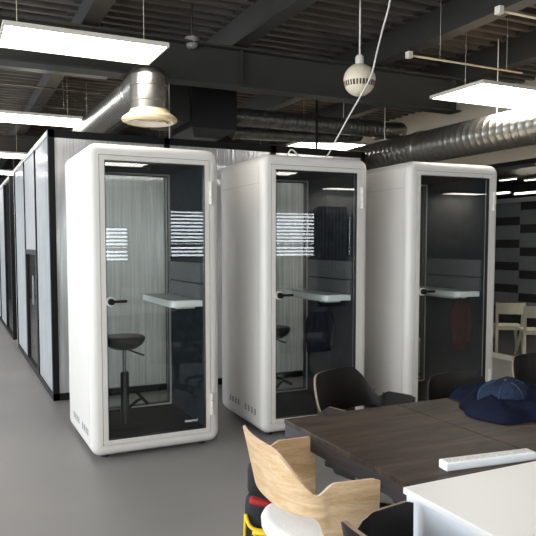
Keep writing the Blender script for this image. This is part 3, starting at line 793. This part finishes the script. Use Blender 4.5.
# ------------------------------------------------------------------ bent shell armchairs
def shell_chair(label, loc_, rz, mo, me_, ms, group=None, back=.855, arm=.71):
    c = thing('armchair', label, 'armchair', loc_, rz, group)
    # plan: arm front -> back -> arm front (local +X is the front)
    plan = []
    for k in range(91):
        t_ = -1 + 2*k/90; s = abs(t_); sg = 1 if t_ >= 0 else -1
        if s > .62: q = (s - .62)/.38; x, y = -.0 + .195*q, .262 + .012*q
        else:
            a = s/.62*PI/2; x = -.135*math.cos(a)**.8; y = .262*math.sin(a)**.85
        plan.append((x, y*sg, s))
    def sm(a, b, x): x = max(0, min(1, (x-a)/(b-a))); return x*x*(3-2*x)
    rows = 10; verts = []
    for (x, y, s) in plan:
        zt = back - (back - arm + .04)*sm(.20, .55, s) + .04*sm(.53, .67, s) - .01*sm(.94, 1, s) - .008*min(s/.25, 1)**2
        zb = .60 - .26*sm(.5, .75, s)
        col = []
        for j in range(rows + 1):
            z = zb + (zt - zb)*j/rows
            lean = (z - .6) * (.18*(1 - sm(.25, .7, s)))
            out = (z - .5) * .05
            n = Vector((x*.9 - .02, y, 0)); n = n.normalized() if n.length > 0 else Vector((-1, 0, 0))
            col.append(Vector((x, y, z)) + Vector((-lean, 0, 0)) + n*out*(1 if s < .62 else .6))
        verts.append(col)
    th = .012
    mb = MB(); bm = mb.bm; nP = len(plan)
    O_ = []; I_ = []
    for i in range(nP):
        a, b = verts[max(i-1, 0)], verts[min(i+1, nP-1)]
        oc, ic = [], []
        for j in range(rows + 1):
            du_ = b[j] - a[j]; dv = verts[i][min(j+1, rows)] - verts[i][max(j-1, 0)]
            nn = du_.cross(dv).normalized()
            oc.append(bm.verts.new(verts[i][j] + nn*th/2)); ic.append(bm.verts.new(verts[i][j] - nn*th/2))
        O_.append(oc); I_.append(ic)
    def fc(vs, mi=0):
        f = bm.faces.new(vs); f.material_index = mi
    for i in range(nP - 1):
        for j in range(rows):
            fc((O_[i][j], O_[i+1][j], O_[i+1][j+1], O_[i][j+1])); fc((I_[i][j], I_[i][j+1], I_[i+1][j+1], I_[i+1][j]))
        fc((O_[i][rows], O_[i+1][rows], I_[i+1][rows], I_[i][rows]), 1); fc((O_[i][0], I_[i][0], I_[i+1][0], O_[i+1][0]), 1)
    for i in (0, nP-1):
        for j in range(rows): fc((O_[i][j], O_[i][j+1], I_[i][j+1], I_[i][j]), 1)
    mb.build('backrest', [mo, me_], c, True, 40)
    mb = MB(); rings = []
    for z, k in ((.40, .80), (.405, .93), (.43, .99), (.46, 1.0), (.478, .96), (.487, .86), (.49, .4)):
        rr = []
        for q in [2*PI*i/40 for i in range(40)]:
            cx_, sy_ = math.cos(q), math.sin(q)
            rr.append((.09 + .22*k*abs(cx_)**.75*(1 if cx_ > 0 else -1), .235*k*abs(sy_)**.75*(1 if sy_ > 0 else -1), z - .015*cx_*0))
        rings.append(rr)
    mb.rings(rings); mb.build('seat', ms, c, True, 60)
    mb = MB()
    for s in (-1, 1): mb.box((.08, s*.235, .375), (.2, .05, .03), bev=.004)
    mb.b(-.02, .18, -.25, .25, .355, .395, bev=.006); mb.build('under_frame', M['black_metal'], c)
    MB().lathe([(.03, .08), (.03, .30), (.045, .34), (.06, .356)], (.08, 0, 0), seg=18).build('column', M['black_metal'], c, True, 40)
    for k in range(4):
        a = PI/4 + k*PI/2
        MB().tube([(.08, 0, .1), (.08 + .14*math.cos(a), .14*math.sin(a), .085), (.08 + .25*math.cos(a), .25*math.sin(a), .055)], [.022, .02, .014], 10).build('base_arm', M['black_metal'], c, True)
        MB().lathe([(.02, -.012), (.026, -.008), (.026, .008), (.02, .012)], (.08 + .25*math.cos(a), .25*math.sin(a), .026), 'x', 16).build('castor', M['black_plastic'], c, True, 40)
    return c
oak = shell_chair('pale oak armchair with a white seat pulled up to the dark table', (1.205, 2.215, 0), -.09, M['oak'], M['oak_edge'], M['white_leather'], None, .84, .728)
G = 'dark bent-shell armchairs'
dk = shell_chair('dark armchair at the far end of the table in front of the middle booth', (2.05, 3.075, 0), -1.25, M['dark_veneer'], M['tan_edge'], M['dark_veneer'], G, .835, .705)
shell_chair('dark armchair tucked under the table behind the navy sweater, in front of the right booth', (2.56, 2.70, 0), -1.6, M['dark_veneer'], M['dark_veneer'], M['dark_veneer'], G, .832, .64)
dup(dk, (3.48, 2.97, 0), -1.6, 'dark armchair behind the table at the right photo edge')
shell_chair('dark armchair at the bottom edge beside the white desk', (1.145, 1.36, 0), .09, M['dark_veneer'], M['tan_edge'], M['dark_veneer'], G, .80, .752)

# ------------------------------------------------------------------ backpack on the floor
bp = thing('tool_backpack', 'black backpack with yellow piping and red patch on the floor behind the oak chair', 'backpack', (1.30, 2.62, 0), -.45)
mb = MB(); mb.box((0, 0, .22), (.27, .15, .43), bev=.05, seg=4); mb.build('body', M['bag'], bp, True, 50)
mb = MB(); mb.box((-.03, .03, .49), (.19, .09, .16), bev=.035, seg=3); mb.build('top_flap', M['bag'], bp, True, 50)
mb = MB(); mb.box((0, -.085, .17), (.21, .05, .24), bev=.018, seg=3); mb.build('front_pocket', M['bag'], bp, True, 50)
mb = MB(); mb.box((-.03, -.055, .405), (.17, .05, .03), rot=Matrix.Rotation(.2, 3, 'Y'), bev=.012, seg=3); mb.build('red_patch', M['red'], bp, True, 50)
mb = MB()
mb.tube([(-.132, -.07, .36), (-.1, -.112, .315), (0, -.115, .30), (.1, -.112, .285)], .009, 8, 4)
mb.tube([(-.09, -.112, .31), (-.085, -.114, .2), (-.08, -.114, .06)], .006, 8, 3); mb.tube([(.03, -.114, .30), (.03, -.114, .06)], .006, 8)
mb.tube([(-.085, -.114, .2), (-.03, -.115, .18), (.03, -.114, .2)], .005, 8, 3)
mb.tube([(-.132, -.07, .36), (-.138, -.06, .2), (-.136, -.06, .05)], .006, 8, 3); mb.tube([(-.1, -.113, .30), (.02, -.115, .285)], .013, 8)
mb.build('yellow_piping', M['yellow'], bp, True)
MB().b(.0, .035, -.125, -.112, .285, .31, bev=.004).build('buckle', M['red'], bp, True, 40)
MB().tube([(-.04, 0, .43), (-.035, 0, .5), (.035, 0, .5), (.04, 0, .43)], .01, 8, 4).build('handle', M['bag'], bp, True)

# ------------------------------------------------------------------ light
wr = bpy.data.worlds.new('sky'); bpy.context.scene.world = wr; wr.use_nodes = True
bg = wr.node_tree.nodes['Background']; bg.inputs[0].default_value = (.88, .94, 1.0, 1); bg.inputs[1].default_value = 8
def portal(loc_, rot, sx, sy):
    l = bpy.data.lights.new('window_portal', 'AREA'); l.shape = 'RECTANGLE'; l.size, l.size_y = sx, sy; l.cycles.is_portal = True
    o = bpy.data.objects.new('window_portal', l); C.objects.link(o); o.location = loc_; o.rotation_euler = rot
for a, b, z0, z1 in lw: portal((-4.95, (a+b)/2, (z0+z1)/2), (0, -PI/2, 0), z1 - z0, b - a)
for a, b, z0, z1 in fw_: portal(((a+b)/2, -5.15, (z0+z1)/2), (PI/2, 0, 0), b - a, z1 - z0)
sc = bpy.context.scene
sc.view_settings.view_transform = 'Standard'; sc.view_settings.look = 'None'; sc.view_settings.gamma = 1
sc.view_settings.use_curve_mapping = False; sc.view_settings.exposure = 0.32
sc.cycles.use_denoising = True
sc.cycles.max_bounces = 8; sc.cycles.transparent_max_bounces = 24; sc.cycles.diffuse_bounces = 4; sc.cycles.glossy_bounces = 4
sc.cycles.sample_clamp_indirect = 6; sc.cycles.caustics_reflective = False; sc.cycles.caustics_refractive = False
